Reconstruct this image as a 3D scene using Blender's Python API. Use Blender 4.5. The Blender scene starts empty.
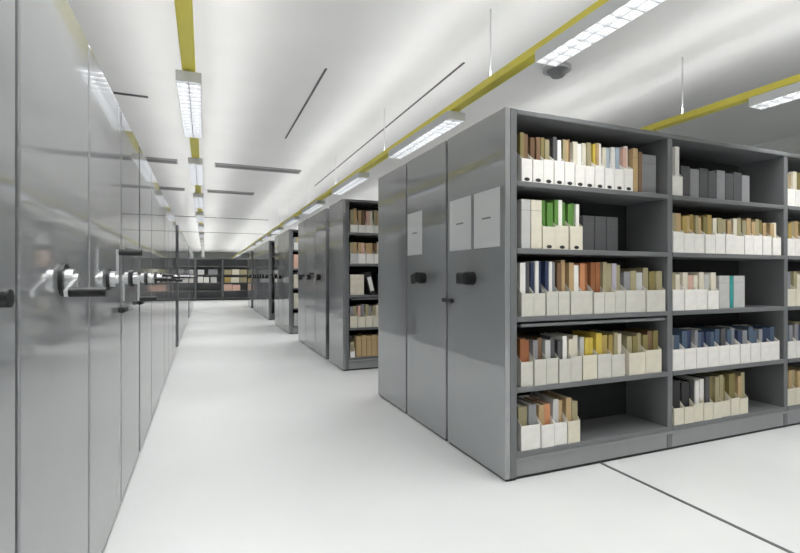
import bpy, bmesh, math, random
from mathutils import Matrix, Vector
random.seed(7)
COL = bpy.context.scene.collection
PI = math.pi

# ------------------------------------------------------------------ materials
_M = {}
def mat(name, rgb, rough=0.5, metal=0.0, coat=0.0, vary=0.0, scale=8.0, bump=0.0, coat_rough=0.05, ior=1.5):
    if name in _M: return _M[name]
    m = bpy.data.materials.new(name); m.use_nodes = True
    nt = m.node_tree; b = nt.nodes['Principled BSDF']
    b.inputs['Base Color'].default_value = (*rgb, 1)
    b.inputs['Roughness'].default_value = rough
    b.inputs['Metallic'].default_value = metal
    b.inputs['Coat Weight'].default_value = coat
    b.inputs['Coat Roughness'].default_value = coat_rough
    b.inputs['IOR'].default_value = ior
    if vary or bump:
        tc = nt.nodes.new('ShaderNodeTexCoord'); nz = nt.nodes.new('ShaderNodeTexNoise')
        nz.inputs['Scale'].default_value = scale; nz.inputs['Detail'].default_value = 4
        nt.links.new(tc.outputs['Object'], nz.inputs['Vector'])
        if vary:
            rp = nt.nodes.new('ShaderNodeValToRGB')
            rp.color_ramp.elements[0].position = .3; rp.color_ramp.elements[1].position = .7
            rp.color_ramp.elements[0].color = (*[max(0, c*(1-vary)) for c in rgb], 1)
            rp.color_ramp.elements[1].color = (*[min(1, c*(1+vary)) for c in rgb], 1)
            nt.links.new(nz.outputs['Fac'], rp.inputs['Fac']); nt.links.new(rp.outputs['Color'], b.inputs['Base Color'])
        if bump:
            bp = nt.nodes.new('ShaderNodeBump'); bp.inputs['Strength'].default_value = bump; bp.inputs['Distance'].default_value = .002
            nt.links.new(nz.outputs['Fac'], bp.inputs['Height']); nt.links.new(bp.outputs['Normal'], b.inputs['Normal'])
    _M[name] = m
    return m
def emis(name, rgb, s):
    m = bpy.data.materials.new(name); m.use_nodes = True
    b = m.node_tree.nodes['Principled BSDF']
    b.inputs['Base Color'].default_value = (*rgb, 1)
    b.inputs['Emission Color'].default_value = (*rgb, 1); b.inputs['Emission Strength'].default_value = s
    return m

PANEL = mat('grey_lacquer_panel', (.205, .213, .222), .55, 0, 1.0, .03, 3, 0, .05)
PANEL.node_tree.nodes['Principled BSDF'].inputs['Coat IOR'].default_value = 2.3
STEEL = mat('grey_painted_steel', (.14, .145, .15), .42, 0, 0, .03, 6)
PLINTH = mat('light_grey_plinth', (.25, .255, .26), .42, 0, 0, .03, 6)
VENTIN = mat('vent_inner', (.26, .26, .265), .6)
BACK  = mat('shade_black_back_sheet', (.014, .015, .016), .9)  # near-black colour stands in for the deep shade inside the bays
DARK  = mat('dark_rubber', (.012, .012, .013), .6)
BLACK = mat('black_plastic', (.006, .0065, .008), .55)
CHROME = mat('brushed_chrome', (.80, .81, .83), .32, 1.0)
SHEET = mat('label_paper', (.74, .75, .76), .35, 0, .5)
INK   = mat('grey_print', (.16, .17, .18), .6)
FLOORM = mat('pale_vinyl_floor', (.70, .715, .715), .35, 0, .15, .025, 1.3, 0, .25)
CEIL  = mat('white_ceiling_paint', (.80, .80, .80), .8, 0, 0, .02, 1.5)
WALLM = mat('white_wall_paint', (.72, .73, .72), .7, 0, 0, .02, 2)
SLOT  = mat('grey_ceiling_slot', (.10, .10, .11), .6)
VENT  = mat('grey_vent_metal', (.42, .42, .43), .5)
YELLOW = mat('yellow_trunking', (.95, .84, .13), .4)
WHITEM = mat('white_enamel', (.82, .83, .84), .35)
LOUV  = mat('blue_grey_louvre', (.68, .69, .72), .4)
TUBE  = emis('fluorescent_tube', (1, 1, .98), 7)
GROOVE = mat('dark_rail_groove', (.16, .165, .17), .45, .5)

PAPER = {
 'white': (.85, .83, .79), 'cream': (.70, .66, .54), 'tan': (.44, .31, .16), 'brown': (.16, .09, .045),
 'olive': (.21, .17, .06), 'khaki': (.33, .29, .17), 'green': (.09, .22, .04), 'navy': (.022, .036, .085),
 'blue': (.06, .095, .145), 'orange': (.50, .22, .10), 'rust': (.27, .10, .035), 'grey': (.24, .24, .25),
 'dark grey': (.075, .075, .08), 'black': (.016, .016, .017), 'yellow': (.60, .45, .07), 'gold': (.40, .29, .09),
 'pale blue': (.40, .48, .56), 'lavender': (.46, .42, .50), 'pink': (.62, .40, .32), 'teal': (.03, .30, .28),
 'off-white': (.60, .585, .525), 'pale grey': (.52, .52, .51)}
def pm(c): return mat('card_' + c.replace(' ', '_'), PAPER[c], .6, 0, 0, .06, 14)
PAGES = mat('page_edges', (.74, .70, .61), .8, 0, 0, .08, 60)

# ------------------------------------------------------------------ mesh helpers
def box(bm, x0, x1, y0, y1, z0, z1):
    v = [bm.verts.new(p) for p in ((x0,y0,z0),(x1,y0,z0),(x1,y1,z0),(x0,y1,z0),(x0,y0,z1),(x1,y0,z1),(x1,y1,z1),(x0,y1,z1))]
    for f in ((3,2,1,0),(4,5,6,7),(0,1,5,4),(1,2,6,5),(2,3,7,6),(3,0,4,7)):
        bm.faces.new([v[i] for i in f])
def prism_x(bm, x0, x1, yz):          # polygon in y,z extruded along x
    a = [bm.verts.new((x0, y, z)) for y, z in yz]; b = [bm.verts.new((x1, y, z)) for y, z in yz]
    n = len(yz); bm.faces.new(a[::-1]); bm.faces.new(b)
    for i in range(n): bm.faces.new((a[i], a[(i+1) % n], b[(i+1) % n], b[i]))
def rod(bm, p, q, r, n=16):
    p, q = Vector(p), Vector(q); d = q - p
    M = Matrix.Translation((p+q)/2) @ d.to_track_quat('Z', 'Y').to_matrix().to_4x4()
    bmesh.ops.create_cone(bm, cap_ends=True, segments=n, radius1=r, radius2=r, depth=d.length, matrix=M)
def mesh(name, fn, m, bevel=0.0, seg=2):
    bm = bmesh.new(); fn(bm)
    if bevel:
        bmesh.ops.bevel(bm, geom=bm.edges[:], offset=bevel, segments=seg, affect='EDGES', profile=.5)
    bmesh.ops.recalc_face_normals(bm, faces=bm.faces[:])
    me = bpy.data.meshes.new(name); bm.to_mesh(me); bm.free(); me.materials.append(m)
    return me
def smooth(me):
    for p in me.polygons: p.use_smooth = True
    try: me.set_sharp_from_angle(angle=math.radians(40))
    except Exception: pass
    return me
def link(name, me, parent=None, loc=(0,0,0), rot=(0,0,0)):
    o = bpy.data.objects.new(name, me); COL.objects.link(o)
    o.location = loc; o.rotation_euler = rot
    if parent: o.parent = parent
    return o
def tag(o, label=None, cat=None, group=None, kind=None):
    if label: o['label'] = label
    if cat: o['category'] = cat
    if group: o['group'] = group
    if kind: o['kind'] = kind
    return o
def empty(name, loc, rz=0):
    o = bpy.data.objects.new(name, None); COL.objects.link(o); o.location = loc; o.rotation_euler = (0,0,rz)
    o.empty_display_size = .1
    return o
def copy_tree(o, parent=None):
    c = o.copy(); COL.objects.link(c)
    if parent: c.parent = parent
    for ch in [k for k in bpy.data.objects if k.parent == o]: copy_tree(ch, c)
    return c
ORD = ['first','second','third','fourth','fifth','sixth','seventh','eighth','ninth','tenth','eleventh','twelfth','thirteenth','fourteenth','fifteenth','sixteenth']

# ------------------------------------------------------------------ setting
H_CEIL = 3.35
X0, X1, Y0, Y1 = -5.0, 8.2, -8.0, 46.0
def S(name, fn, m): return tag(link(name, mesh(name, fn, m)), kind='structure')
S('floor', lambda b: box(b, X0, X1, Y0, Y1, -.1, 0), FLOORM)
S('ceiling', lambda b: box(b, X0, X1, Y0, Y1, H_CEIL, H_CEIL+.1), CEIL)
S('wall_left', lambda b: box(b, X0-.1, X0, Y0, Y1, 0, H_CEIL), WALLM)
S('wall_right', lambda b: box(b, X1, X1+.1, Y0, Y1, 0, H_CEIL), WALLM)
S('wall_back', lambda b: box(b, X0, X1, Y1, Y1+.1, 0, H_CEIL), WALLM)
S('wall_front', lambda b: box(b, X0, X1, Y0-.1, Y0, 0, H_CEIL), WALLM)
n = 1
for x in (2.42, 5.0, -1.2, -3.6):       # floor rails
    S('trim_%d' % n, lambda b: box(b, x-.011, x+.011, Y0+.2, 22.5, .0005, .003), GROOVE); n += 1
for x, a, c in ((1.14, 4.75, 7.4), (2.37, 4.1, 11.0)):      # long dark slots in the ceiling
    S('trim_%d' % n, lambda b: box(b, x-.012, x+.012, a, c, H_CEIL-.004, H_CEIL-.0005), SLOT); n += 1
for y, a, c, w in ((6.3, -1.3, -.62, .02), (18.3, -2.4, 2.2, .05), (24.5, -3, 4.5, .06)):
    S('trim_%d' % n, lambda b: box(b, a, c, y-w, y+w, H_CEIL-.012, H_CEIL-.0005), SLOT); n += 1

# slatted air vents set crosswise in the ceiling
def vent(loc, L, label):
    v = empty('air_vent', loc); tag(v, label, 'vent', 'ceiling air vents')
    def fr(b):
        box(b, -L/2, L/2, -.14, -.12, -.03, 0); box(b, -L/2, L/2, .12, .14, -.03, 0)
        box(b, -L/2, -L/2+.02, -.12, .12, -.03, 0); box(b, L/2-.02, L/2, -.12, .12, -.03, 0)
    link('frame', mesh('vent_frame', fr, VENT), v)
    def sl(b):
        for k in range(7): box(b, -L/2+.02, L/2-.02, -.115+k*.035, -.10+k*.035, -.024, -.004)
    link('slats', mesh('vent_slats', sl, VENTIN), v)
vent((-1.06, 9.6, H_CEIL-.0005), 1.2, 'short grey ceiling vent left of the strip lights, over the left row')
vent((.97, 9.6, H_CEIL-.0005), 1.6, 'long grey ceiling vent between the aisle lights and right row')
vent((-1.0, 12.6, H_CEIL-.0005), 1.1, 'grey ceiling vent over the left row, farther away')
vent((.6, 12.6, H_CEIL-.0005), 1.1, 'grey ceiling vent right of the aisle lights, farther away')

# ceiling detector above the near unit
d = empty('smoke_detector', (3.3, 3.85, H_CEIL-.0005)); tag(d, 'dark grey round detector on the ceiling above the nearest unit', 'detector')
link('base_plate', smooth(mesh('detector_plate', lambda b: rod(b, (0,0,0), (0,0,-.03), .14, 32), mat('detector_light_grey', (.42,.43,.44), .5))), d)
link('sensor_head', smooth(mesh('detector_head', lambda b: bmesh.ops.create_cone(b, cap_ends=True, segments=32, radius1=.06, radius2=.11, depth=.06, matrix=Matrix.Translation((.01,0,-.06))), mat('detector_grey', (.16,.165,.17), .45))), d)

# ------------------------------------------------------------------ light lines
RAIL_Z = 2.76
LINES = [(-2.25, 'behind the left row'), (-.11, 'above the aisle'), (2.09, 'above the near right units'), (4.26, 'far right')]
fx = empty('strip_light', (0,0,0))
FL = 1.5
def fx_house(b):
    box(b, -.085, .085, -FL/2, FL/2, -.01, 0)
    box(b, -.085, -.080, -FL/2, FL/2, -.075, -.01); box(b, .080, .085, -FL/2, FL/2, -.075, -.01)
    box(b, -.080, .080, -FL/2, -FL/2+.005, -.075, -.01); box(b, -.080, .080, FL/2-.005, FL/2, -.075, -.01)
link('housing', mesh('fixture_housing', fx_house, WHITEM), fx)
def fx_louv(b):
    for k in range(16):
        y = -FL/2 + .06 + k*(FL-.12)/15
        box(b, -.079, .079, y-.003, y+.003, -.074, -.050)
    box(b, -.003, .003, -FL/2+.01, FL/2-.01, -.074, -.052)
link('louvre', mesh('fixture_louvre', fx_louv, LOUV), fx)
for s in (-1, 1):
    link('tube', smooth(mesh('fixture_tube', lambda b: rod(b, (s*.042, -FL/2+.02, -.030), (s*.042, FL/2-.02, -.030), .011, 12), TUBE)), fx)
link('hanger', mesh('fixture_hanger', lambda b: (box(b, -.02, .02, -.5, -.47, 0, .0145), box(b, -.02, .02, .47, .5, 0, .0145)), VENT), fx)

LD = bpy.data.lights.new('tube_light_down', 'AREA'); LD.shape = 'RECTANGLE'; LD.size = .15; LD.size_y = FL-.05
LD.energy = 44; LD.spread = math.radians(115); LD.color = (1, .995, .99)
LD2 = LD.copy(); LD2.energy = 31      # same tubes, dimmed to darken the floor and lower files at front right
LU = bpy.data.lights.new('added_uplight', 'AREA'); LU.shape = 'RECTANGLE'; LU.size = .03; LU.spread = math.radians(103); LU.size_y = 50.0  # unseen strips added above the rails to brighten the ceiling evenly
LU.energy = 200; LU.color = (1, .995, .99)

def fixture_ys(i): return [1.8 + 2.7*k for k in range(-3, (14 if i in (1, 2) else 9))]
first = True
for i, (x, where) in enumerate(LINES):
    t = empty('light_trunking', (x, 0, RAIL_Z))
    tag(t, ['yellow ceiling trunking rail over the left shelving row', 'yellow ceiling trunking rail down the middle of the aisle',
            'long yellow ceiling trunking rail above the near right units', 'yellow ceiling trunking rail at upper right over the second bay'][i],
        'trunking', 'yellow trunking rails carrying the lights')
    link('rail', mesh('trunk_rail', lambda b: box(b, -.045, .045, -7.5, 43.5, -.03, .03), YELLOW, .006), t)
    for k in range(20):
        link('drop_rod', mesh('drop_rod', lambda b: box(b, -.004, .004, -6.4+k*2.4, -6.392+k*2.4, .0305, H_CEIL-RAIL_Z-.0005), WHITEM), t)
    for k, y in enumerate(fixture_ys(i)):
        o = fx if first else copy_tree(fx)
        first = False
        o.location = (x, y, RAIL_Z-.045)
        where_txt = ['hung over the left shelving row', 'hung under the rail along the aisle', 'hung above the near right units', 'hung at far right over the second bay'][i]
        tag(o, ('white louvred strip light %s, %s from the camera' % (where_txt, ORD[k-3])) if k > 2 else ('white louvred strip light %s, %s behind the camera' % (where_txt, ORD[2-k])), 'ceiling light', 'louvred strip lights')
        l = bpy.data.objects.new('tube_glow', LD2 if (i == 2 and k == 3) else LD); COL.objects.link(l)
        l.location = (x, y, RAIL_Z-.045-.0765)
    for sd in (-1, 1):
        l = bpy.data.objects.new('ceiling_fill', LU); COL.objects.link(l)
        l.location = (x + sd*.02, 18.0, RAIL_Z+.05); l.rotation_euler = (0, PI - sd*math.radians(40), 0)

# ------------------------------------------------------------------ mobile shelving units
H, D, PITCH, EP, UP = 2.25, .738, 1.335, .085, .05
LEVELS = (.168, .559, .989, 1.406, 1.815)
STEP = .76
ME = {}
def unit_meshes(Hu, tagk):
    g = {}
    g['end'] = mesh('end_panel', lambda b: box(b, 0, .038, .003, D-.003, .016, Hu), PANEL, .005, 2)
    g['skirt'] = mesh('floor_skirt', lambda b: box(b, .012, EP, .012, D-.012, 0, .0155), DARK)
    g['bump'] = mesh('bumper_strip', lambda b: box(b, .026, .05, D-.0025, D+.0195, .02, Hu-.03), DARK)
    g['post'] = mesh('corner_post', lambda b: (box(b, .0385, EP, .004, .034, .018, Hu-.001), box(b, .0385, EP, D-.034, D-.004, .018, Hu-.001), box(b, .0385, EP-.01, .034, D-.034, .018, Hu-.001)), STEEL, .002)
    def carc(L):
        def f(b):
            nb = max(1, round((L-EP)/PITCH))
            for k in range(1, nb+1):
                x = EP + k*PITCH
                box(b, x-UP, x, .004, D-.004, .02, Hu-.035)
            for z in LEVELS + (Hu-.0005,):
                box(b, EP+.0005, EP+nb*PITCH, .01, D-.01, z-.034, z)
            box(b, EP+.0005, EP+nb*PITCH, D/2-.006, D/2+.006, .13, Hu-.04)
            box(b, EP+.0005, EP+nb*PITCH, .02, D-.02, 0, .13)
        return mesh('shelf_carcass', f, STEEL)
    g['carc'] = carc(EP+2*PITCH)
    return g
GR, GL = unit_meshes(H, 'r'), unit_meshes(2.14, 'l')
# crank handles (built for an end panel that faces local -x; protrudes along -x)
def hub_fn(b):
    rod(b, (-.0125, 0, 0), (-.034, 0, 0), .036, 28)
def arm_fn(b):
    rod(b, (-.0345, 0, 0), (-.046, 0, 0), .022, 20); box(b, -.045, -.035, -.010, .010, 0, .138)
def grip_fn(b):
    rod(b, (-.0455, 0, .125), (-.140, 0, .125), .0145, 16)
HUB_S = smooth(mesh('crank_hub', hub_fn, CHROME)); ARM_S = smooth(mesh('crank_arm', arm_fn, CHROME)); GRIP = smooth(mesh('crank_grip', grip_fn, BLACK))
PLATE = smooth(mesh('crank_plate', lambda b: rod(b, (-.0005, 0, 0), (-.012, 0, 0), .052, 28), BLACK))
def hubk(b): rod(b, (-.0005, 0, 0), (-.06, 0, 0), .046, 28)
HUB_B = mesh('crank_hub', hubk, BLACK, .006, 2)
GRIP_B = mesh('crank_grip', lambda b: box(b, -.105, -.0605, -.058, .058, -.040, .040), BLACK, .014, 3)
ARM_C = smooth(mesh('crank_arm', lambda b: box(b, -.070, -.0605, -.008, .008, -.012, .125), CHROME))
GRIP_C = smooth(mesh('crank_grip', lambda b: rod(b, (-.0705, 0, .115), (-.15, 0, .115), .015, 16), BLACK))
LATCH = mesh('latch', lambda b: box(b, -.03, -.0005, -.065, .065, -.014, .014), BLACK, .006)
SHEETM = mesh('label_sheet', lambda b: box(b, -.003, -.0005, -.15, .15, -.182, .182), SHEET)
LINEM = mesh('print_line', lambda b: box(b, -.0036, -.0031, -.05, .05, .0, .010), INK)

def add_crank(u, yc, ang, style, z=1.222):
    if style == 'silver':
        h = link('crank_handle', HUB_S, u, (0, yc, z), (ang, 0, 0)); link('backing_disc', PLATE, h); link('crank_arm', ARM_S, h); link('grip', GRIP, h)
        h['label'] = 'chrome crank handle'
    elif style == 'black':
        h = link('crank_handle', HUB_B, u, (0, yc, z), (ang, 0, 0)); link('grip', GRIP_B, h)
        h['label'] = 'black crank handle'
    else:
        h = link('crank_handle', HUB_B, u, (0, yc, z), (ang, 0, 0)); link('crank_arm', ARM_C, h); link('grip', GRIP_C, h)
        h['label'] = 'black crank hub with chrome arm'
def add_sheet(pn, y, z):
    s = link('label_sheet', SHEETM, pn, (0, y, z)); s['label'] = 'pale grey label sheet on the panel'
    link('printed_line', LINEM, s)

def unit(x, y, side, label, group, front=0, crank=None, ang=0, sheets=(), latch=False, bumper=True):
    """side +1: right row, aisle face looks to -x. front = number of bays built open with parts of their own"""
    g = GR if side > 0 else GL
    Hu = H if side > 0 else 2.14
    u = empty('shelving_unit', (x, y, 0), 0) if side > 0 else empty('shelving_unit', (x, y + D, 0), PI)
    tag(u, label, 'shelving unit', group)
    pn = link('end_panel', g['end'], u); link('floor_skirt', g['skirt'], u); link('inner_frame', g['post'], u)
    if bumper: link('bumper_strip', g['bump'], u, (0, 0, 0) if side > 0 else (0, -D-.0175, 0))
    if crank: add_crank(u, D/2, ang, crank)
    if latch: link('latch', LATCH, u, (0, D-.03 if side > 0 else .03, 1.06))
    for (sy, sz) in sheets: add_sheet(pn, sy, sz)
    if not front:
        link('shelf_carcass', g['carc'], u); return u
    for k in range(front):
        xa = EP + k*PITCH + .0005; xb = xa + PITCH - UP - .001; 
        link('upright', mesh('upright', lambda b: box(b, xb+.0005, xb+UP, .006, D-.006, .02, Hu-.036), STEEL, .004), u)
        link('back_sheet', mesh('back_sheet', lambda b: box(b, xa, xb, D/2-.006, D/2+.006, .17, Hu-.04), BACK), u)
        for z in LEVELS:
            link('shelf', mesh('shelf', lambda b: box(b, xa, xb, .004, D/2-.007, z-.032, z), STEEL, .004), u)
            link('shelf', mesh('shelf', lambda b: box(b, xa, xb, D/2+.007, D-.004, z-.032, z), STEEL, .004), u)
    Lx = EP + front*PITCH
    link('top_panel', mesh('top_panel', lambda b: box(b, EP+.0005, Lx, .002, D-.002, Hu-.035, Hu-.002), STEEL, .005), u)
    link('plinth', mesh('plinth', lambda b: (box(b, EP+.0005, Lx, .012, D-.012, .018, .134), box(b, EP+.0005, Lx, .004, .012, .115, .134)), PLINTH, .003), u)
    link('floor_skirt', mesh('floor_skirt', lambda b: box(b, EP+.0005, Lx, .02, D-.02, 0, .0175), DARK), u)
    return u

XR, YF = 1.66, 2.385
PR = 'grey shelving units along the right side'
nearest = unit(XR, YF, 1, 'nearest grey shelving unit with open shelves of white files facing the camera', PR, front=3,
     crank='black', ang=0, sheets=((.205, 1.60), (.545, 1.60)), latch=True)
# pull-out shelf under the middle shelf of the first bay
xa = EP + .03; xb = EP + PITCH - UP - .03
link('pull_out_shelf', mesh('pull_out_shelf', lambda b: box(b, xa, xb, .002, .34, .925, .943), STEEL, .004), nearest)
unit(XR, YF+STEP, 1, 'second grey unit from the camera on the right, one label sheet and black crank', PR, crank='black', ang=math.radians(-12), sheets=((.565, 1.60),))
unit(XR, YF+2*STEP, 1, 'plain grey third unit on the right without a crank', PR)
b2 = 6.0
u2 = unit(XR, b2, 1, 'grey unit with files facing the camera, first beyond the open gap', PR, front=2)
link('pull_out_shelf', mesh('pull_out_shelf', lambda b: box(b, xa, xb, .002, .34, .925, .943), STEEL, .004), u2)
yy = b2 + .95
for k in range(3):
    unit(XR, yy + k*STEP, 1, 'plain grey crank unit, %s behind the file-filled unit beyond the gap' % ORD[k], PR, crank='chrome', ang=math.radians((-60, -75, -50)[k]))
u3 = unit(XR, 10.3, 1, 'grey unit with a narrow strip of shelves visible, start of the third block', PR, front=1)
for k in range(2): unit(XR, 10.3 + (k+1)*STEP, 1, 'plain grey unit of the third right block, %s behind its shelf front' % ORD[k], PR, crank='chrome', ang=math.radians(-60))
for k in range(4): unit(XR, 13.8 + k*STEP, 1, 'far grey unit on the right past the dark gap, %s of its block' % ORD[k], PR, crank='chrome', ang=math.radians(-60))
for k in range(2): unit(XR, 16.84 + k*STEP, 1, 'far grey unit on the right near the back bookcases, %s of the closing pair' % ORD[k], PR, crank='chrome', ang=math.radians(-60))
for k in range(2): unit(XR, 19.3 + k*STEP, 1, '%s grey unit on the right after the farthest dark gap' % ORD[k], PR, crank='chrome', ang=math.radians(-60))

XL = -.417
PL = 'grey shelving units along the left side'
ly = [.66, 1.42, 2.18, 2.94, 3.735, 4.495, 5.255, 6.015, 6.775, 7.535]
lang = [-100, -106, 0, 180, 95, 80, 100, 90, 110, 90]
for k, y in enumerate(ly):
    unit(XL + (0 if y < 4.5 else -.012), y, -1, 'grey glossy shelving unit on the left, %s from the camera' % ORD[k], PL, crank='silver', ang=math.radians(lang[k]), latch=(k in (2, 3)), bumper=(k != 3))
for k in range(7):
    unit(XL-.012, 9.2 + k*STEP, -1, 'grey unit on the left past the open gap, %s of its block' % ORD[k], PL, crank='silver', ang=math.radians(90))
for k in range(7):
    unit(XL-.012, 15.4 + k*STEP, -1, 'far grey unit on the left, %s of the farthest block' % ORD[k], PL, crank='silver', ang=math.radians(90))

# ------------------------------------------------------------------ files, folders, binders
_MC = {}
def file_mesh(w, d, h, hf, c):
    k = ('f', round(w,3), round(d,3), round(h,3), round(hf,3), c)
    if k not in _MC:
        t = .003
        def f(b):
            box(b, 0, w, 0, d, 0, t); box(b, t, w-t, 0, t, t, hf); box(b, t, w-t, d-t, d, t, h)
            prof = [(0, t), (d, t), (d, h), (d*.62, h), (d*.52, h-.012), (.004, hf+.004), (0, hf)]
            prism_x(b, 0, t, prof); prism_x(b, w-t, w, prof)
        _MC[k] = mesh('magazine_file', f, pm(c))
    return _MC[k]
def folder_mesh(w, d, h, c):
    k = ('d', round(w,3), round(d,3), round(h,3), c)
    if k not in _MC:
        t = min(.0018, w*.2)
        def f(b):
            box(b, 0, t, 0, d, 0, h); box(b, w-t, w, 0, d, 0, h); box(b, t, w-t, 0, t, 0, h)
        _MC[k] = mesh('folder', f, pm(c))
        _MC[k + ('p',)] = mesh('pages', lambda b: box(b, t+.0002, w-t-.0002, t+.0003, d-.004, .001, h-.006), PAGES)
    return _MC[k], _MC[k + ('p',)]
def binder_mesh(w, d, h, c, spine=True):
    k = ('b', round(w,3), round(d,3), round(h,3), c)
    if k not in _MC:
        _MC[k] = mesh('storage_box', lambda b: box(b, 0, w, 0, d, 0, h), pm(c), .0025)
        _MC[k+('l',)] = mesh('lid_seam', lambda b: (box(b, -.0006, w+.0006, -.0008, d, h*.78, h*.785),), mat('seam_grey', (.12,.12,.12), .7))
    return _MC[k], _MC[k+('l',)]
HOLE = mesh('finger_hole', lambda b: bmesh.ops.create_cone(b, cap_ends=True, segments=20, radius1=.02, radius2=.02, depth=.001,
            matrix=Matrix.Translation((0, -.0006, .014)) @ Matrix.Scale(.55, 4, (0,0,1)) @ Matrix.Rotation(PI/2, 4, 'X')), mat('hole_dark', (.03,.03,.03), .8))
SPINE = mesh('spine_label', lambda b: box(b, -.027, .027, -.001, -.0002, -.09, .10), mat('spine_paper', (.72,.71,.68), .6))

def nice(c): return c
def row(y, z, place, group, items):
    """items: list of ('m', x, w, colour, [folder colours], {opts}) magazine file, ('x', x, w, h, colour, setback) closed box, left to right"""
    nm, nx = 0, 0
    for it in items:
        if it[0] == 'm':
            _, x, w, c, docs, o = it
            h, hf, d, dy = o.get('h', .265), o.get('hf', .145), o.get('d', .25), o.get('dy', .012)
            hf = hf + random.uniform(-.004, .004); dy += random.uniform(-.004, .006)
            me = file_mesh(w, d, h, round(hf, 2), c)
            f = link('magazine_file', me, None, (x, y+dy, z+.0006))
            kinds = docs[0] if docs else None
            tag(f, '%s magazine file, %s from left, %s' % (c, ORD[nm], place), 'magazine file', group)
            if o.get('hole', False): link('finger_hole', HOLE, f, (w/2, 0, 0))
            iw = (w - .008 - .0005*len(docs)) / max(1, len(docs)); names = {}
            for j, dc in enumerate(docs):
                names.setdefault(dc, []).append(j)
            for j, dc in enumerate(docs):
                dh = o.get('dh', .30) + random.uniform(-.022, .012)
                ww = iw*random.choice((.86, .97, .97)); dd = random.choice((.21, .22, .225))
                cm, pgm = folder_mesh(ww, dd, dh, dc)
                fo = link('paper_folder', cm, None, (x + .004 + j*(iw+.0005), y+dy+d-.0035-dd-.006*random.random(), z+.0042))
                link('pages', pgm, fo)
                same = names[dc]; pre = '' if len(same) == 1 else (('left ', 'right ') if len(same) == 2 else ('left ', 'middle ', 'right ', 'farthest right '))[same.index(j)]
                tag(fo, '%s%s folder in %s file from left, %s' % (pre, dc, ORD[nm], place), 'folder', 'folders standing in the files')
            nm += 1
        else:
            _, x, w, h, c, dy = it[:6]; rt = it[6] if len(it) > 6 else 0
            bx, ls = binder_mesh(w, .26, h, c)
            o = link('storage_box', bx, None, (x, y+dy, z+.0006), (0, rt, 0))
            tag(o, '%s closed box, %s box from left, %s' % (c, ORD[nx], place), 'box', group)
            link('lid_seam', ls, o)
            if len(it) > 7: link('spine_label', SPINE, o, (w/2, 0, h*.45))
            nx += 1
def run(x, w, cols, docs, **o):
    return [('m', x + k*w, w-.007, cols if isinstance(cols, str) else cols[k % len(cols)], docs[k], o) for k in range(len(docs))]

Z5, Z4, Z3, Z2, Z1 = LEVELS
SH = ['bottom shelf', 'fourth shelf down', 'third shelf down', 'second shelf down', 'top shelf']
G = 'files in the %s bay of the nearest unit'
# first bay ----------------------------------------------------------
P = 'nearest unit, %s'
g = G % 'first'
row(YF, Z1, P % SH[4], g,
    run(1.785, .084, 'white', [['olive','brown'], ['brown','brown'], ['olive','khaki'], ['dark grey','white'], ['khaki','tan','brown'], ['cream','white'],
        ['cream','khaki'], ['yellow','tan','white'], ['cream','pale blue'], ['white','pale blue'], ['pink','white']], hole=True, dh=.30)
    + [('x', 2.715, .045, .30, 'tan', .02), ('x', 2.765, .035, .28, 'brown', .02), ('x', 2.805, .19, .285, 'grey', .07)])
row(YF, Z2, P % SH[3], g,
    [('x', 1.785, .066, .30, 'pale grey', .012), ('x', 1.857, .08, .30, 'cream', .012)]
    + run(1.943, .108, 'cream', [['green','green'], ['green','white','green'], ['green','green','white']], hole=True, dh=.31)
    + [('x', 2.33, .10, .235, 'dark grey', .08), ('x', 2.435, .10, .235, 'dark grey', .08), ('x', 2.54, .10, .235, 'dark grey', .08)])
row(YF, Z3, P % SH[2], g,
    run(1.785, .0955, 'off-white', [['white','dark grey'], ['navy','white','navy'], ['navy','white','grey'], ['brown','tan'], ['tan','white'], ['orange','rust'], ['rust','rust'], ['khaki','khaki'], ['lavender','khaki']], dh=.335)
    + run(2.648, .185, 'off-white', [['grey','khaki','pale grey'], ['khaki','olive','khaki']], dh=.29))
row(YF, Z4, P % SH[1], g,
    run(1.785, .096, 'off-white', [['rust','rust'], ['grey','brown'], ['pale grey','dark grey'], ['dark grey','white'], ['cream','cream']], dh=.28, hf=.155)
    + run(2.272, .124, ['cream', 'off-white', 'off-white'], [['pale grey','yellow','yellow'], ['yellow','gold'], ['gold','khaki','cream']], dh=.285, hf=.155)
    + run(2.675, .158, 'cream', [['khaki','olive','khaki'], ['olive','brown','olive']], dh=.28, hf=.155))
row(YF, Z5, P % SH[0], g,
    run(1.785, .148, 'white', [['khaki','grey']], dh=.26) + run(1.935, .104, ['white','white','cream'], [['tan','orange'], ['pale grey','tan'], ['tan','khaki']], dh=.27))
# second bay ---------------------------------------------------------
P = "nearest unit's second bay, %s"
g = G % 'second'
B = XR + EP + PITCH + .012
row(YF, Z1, P % SH[4], g,
    run(B, .11, 'white', [['white','white']], dh=.36, h=.30) + [('x', B+.145+k*.098, .094, .235-.015*(k % 2), ['dark grey','grey','dark grey'][k % 3], .06) for k in range(8)])
row(YF, Z2, P % SH[3], g, run(B, .113, 'white', [['khaki','tan'], ['gold','tan'], ['gold','khaki','tan'], ['olive','gold'], ['cream','khaki'], ['khaki','tan'], ['cream','khaki'], ['khaki','tan'], ['tan','khaki'], ['olive','tan'], ['tan','cream']], dh=.275))
row(YF, Z3, P % SH[2], g, run(B, .122, 'white', [['khaki','cream'], ['cream','pink'], ['cream','cream'], ['pale grey','cream']], dh=.27)
    + [('x', B+.55, .12, .25, 'pale grey', .05), ('x', B+.675, .04, .25, 'teal', .05), ('x', B+.72, .13, .25, 'pale grey', .05)])
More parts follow.
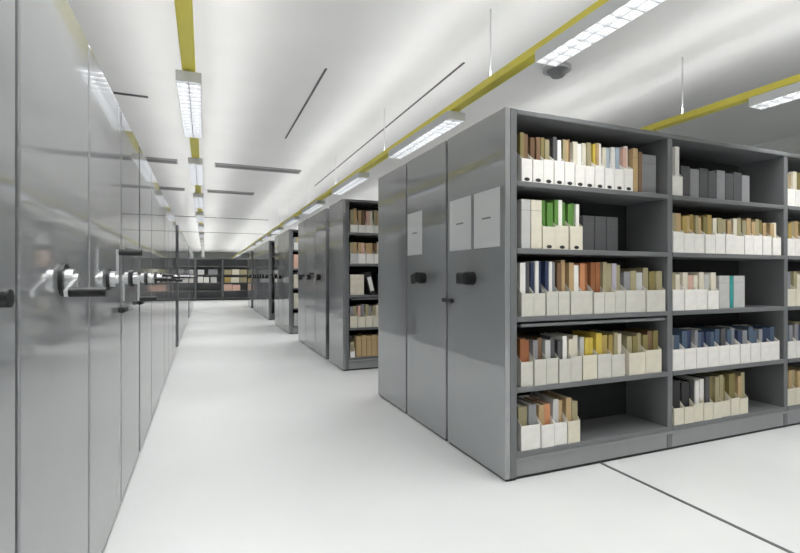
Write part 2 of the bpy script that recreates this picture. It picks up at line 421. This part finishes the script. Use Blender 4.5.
row(YF, Z4, P % SH[1], g, run(B, .124, 'white', [['grey','blue'], ['blue','navy'], ['grey','blue','navy'], ['navy','blue'], ['blue','dark grey'], ['blue','grey'], ['navy','grey'], ['blue','blue'], ['grey','navy'], ['navy','blue']], dh=.262, hf=.15))
row(YF, Z5, P % SH[0], g, run(B+.01, .104, 'cream', [['black','black'], ['black','black'], ['black','white'], ['white','dark grey'], ['olive','khaki'], ['khaki','olive'], ['olive','olive'], ['tan','khaki']], dh=.30, hf=.125))
# third bay (only its beginning) -------------------------------------
P = "nearest unit's third bay, %s"
g = G % 'third'
B = XR + EP + 2*PITCH + .012
for z, s, c, dd in ((Z1, SH[4], 'white', [['khaki','tan'], ['cream','olive'], ['tan','tan']]), (Z2, SH[3], 'white', [['tan','gold'], ['khaki','tan'], ['olive','tan']]),
                    (Z3, SH[2], 'cream', [['pale grey','grey'], ['khaki','cream'], ['cream','tan']]), (Z4, SH[1], 'white', [['blue','grey'], ['grey','navy'], ['khaki','blue']]), (Z5, SH[0], 'cream', [['olive','tan'], ['khaki','tan'], ['tan','tan']])):
    row(YF, z, P % s, g, run(B, .112, c, dd, dh=.28))
# unit beyond the gap -------------------------------------------------
P = 'unit beyond the gap, %s'
g = 'files in the unit beyond the gap'
Bx = XR + EP + .02
row(b2, Z1, P % SH[4], g, run(Bx, .11, 'white', [['khaki','tan'], ['tan','brown'], ['pink','cream'], ['khaki','tan'], ['tan','gold'], ['tan','tan'], ['tan','khaki']], dh=.31, hf=.10))
row(b2, Z2, P % SH[3], g, run(Bx, .11, ['pale grey','white','white','white'], [['khaki','tan'], ['tan','pink'], ['tan','tan'], ['brown','cream'], ['white','tan'], ['tan','khaki'], ['tan','tan']], dh=.29, hf=.13))
row(b2, Z3, P % SH[2], g, [('x', Bx, .19, .27, 'cream', .02), ('x', Bx+.277, .075, .30, 'black', .012, math.radians(-14), 1), ('x', Bx+.45, .08, .29, 'black', .012, 0, 1)])
row(b2, Z4, P % SH[1], g, run(Bx, .105, 'cream', [['grey','khaki'], ['pink','grey'], ['khaki','grey'], ['khaki','cream'], ['tan','white'], ['khaki','tan'], ['khaki','grey']], dh=.29))
row(b2, Z5, P % SH[0], g, run(Bx, .07, 'white', [['khaki']], dh=.22, hf=.08) + [('x', Bx+.085+k*.072, .068, .27+.012*(k % 2), 'tan', .02) for k in range(7)])
# third block ----------------------------------------------------------
P = 'third right block, %s'
g = 'files in the third block of the right side'
row(10.3, Z1, P % SH[4], g, run(Bx, .11, 'pale grey', [['grey','khaki'], ['grey','grey']], dh=.26))
row(10.3, Z2, P % SH[3], g, [('x', Bx+k*.14, .13, .30, ['pink','tan'][k], .012) for k in range(2)])
row(10.3, Z3, P % SH[2], g, [('x', Bx+k*.14, .13, .29, ['cream','pale grey'][k], .012) for k in range(2)])
row(10.3, Z4, P % SH[1], g, [('x', Bx+k*.14, .13, .31, ['cream','khaki'][k], .012) for k in range(2)])
row(10.3, Z5, P % SH[0], g, [('x', Bx+k*.14, .13, .27, ['pale grey','cream'][k], .012) for k in range(2)])

# ------------------------------------------------------------------ bookcases at the far end
YB = 26.2
for k in range(4):
    x = -1.75 + k*1.3
    u = empty('bookcase', (x, YB, 0)); tag(u, 'grey steel bookcase at the far end wall, %s from left' % ORD[k], 'bookcase', 'bookcases at the far end')
    link('side_panel', mesh('side_panel', lambda b: box(b, 0, .04, 0, .4, 0, 2.16), STEEL), u)
    link('side_panel', mesh('side_panel', lambda b: box(b, 1.255, 1.295, 0, .4, 0, 2.16), STEEL), u)
    link('back_sheet', mesh('back_sheet', lambda b: box(b, .0405, 1.2545, .385, .4, .0, 2.16), STEEL), u)
    for z in (.12, .50, .92, 1.33, 1.76, 2.16):
        link('shelf', mesh('shelf', lambda b: box(b, .0405, 1.2545, .002, .384, z-.035, z), STEEL), u)
P = 'bookcase at far end, %s, %s shelf'
gb = 'boxes on the far bookcases'
def far(k, z, sh, items):
    x0 = -1.75 + k*1.3 + .06
    row(YB, z, '%s far bookcase, %s' % (ORD[k], sh), gb, [('x', x0+a, w, h, c, .02) for a, w, h, c in items])
far(1, 1.33, 'second shelf down', [(.05, .3, .24, 'pale grey'), (.55, .45, .26, 'grey')])
far(1, .92, 'third shelf down', [(.05, .25, .3, 'white'), (.33, .25, .28, 'white'), (.65, .3, .29, 'pale grey')])
far(2, 1.33, 'second shelf down', [(.02, .35, .26, 'khaki'), (.40, .35, .27, 'cream'), (.78, .35, .26, 'khaki')])
far(2, .92, 'third shelf down', [(.02, .3, .28, 'gold'), (.34, .4, .27, 'cream'), (.77, .35, .27, 'khaki')])
far(2, .50, 'fourth shelf down', [(.0, .4, .33, 'pink'), (.42, .38, .30, 'pink')])
far(3, 1.33, 'second shelf down', [(.05, .4, .25, 'khaki'), (.5, .4, .26, 'khaki')])
far(3, .92, 'third shelf down', [(.05, .4, .25, 'cream'), (.5, .5, .26, 'khaki')])
far(0, .92, 'third shelf down', [(.5, .3, .28, 'white'), (.82, .3, .26, 'pale grey')])

# ------------------------------------------------------------------ camera, world, view
cd = bpy.data.cameras.new('camera'); cam = bpy.data.objects.new('camera', cd); COL.objects.link(cam)
cam.location = (0, 0, 1.234); cam.rotation_euler = (PI/2, 0, -math.atan(195/475))
cd.sensor_width = 36; cd.sensor_fit = 'HORIZONTAL'; cd.lens = 36*475/800; cd.clip_start = .05
sc = bpy.context.scene; sc.camera = cam
w = bpy.data.worlds.new('world'); sc.world = w; w.use_nodes = True
w.node_tree.nodes['Background'].inputs['Color'].default_value = (.8, .85, .9, 1)
w.node_tree.nodes['Background'].inputs['Strength'].default_value = .3
sc.view_settings.view_transform = 'Standard'; sc.view_settings.look = 'None'
sc.view_settings.exposure = -1.25; sc.view_settings.gamma = 1
try: sc.view_settings.use_curve_mapping = False
except Exception: pass
sc.cycles.use_denoising = True
sc.cycles.max_bounces = 10; sc.cycles.diffuse_bounces = 6; sc.cycles.glossy_bounces = 5
sc.cycles.sample_clamp_indirect = 8
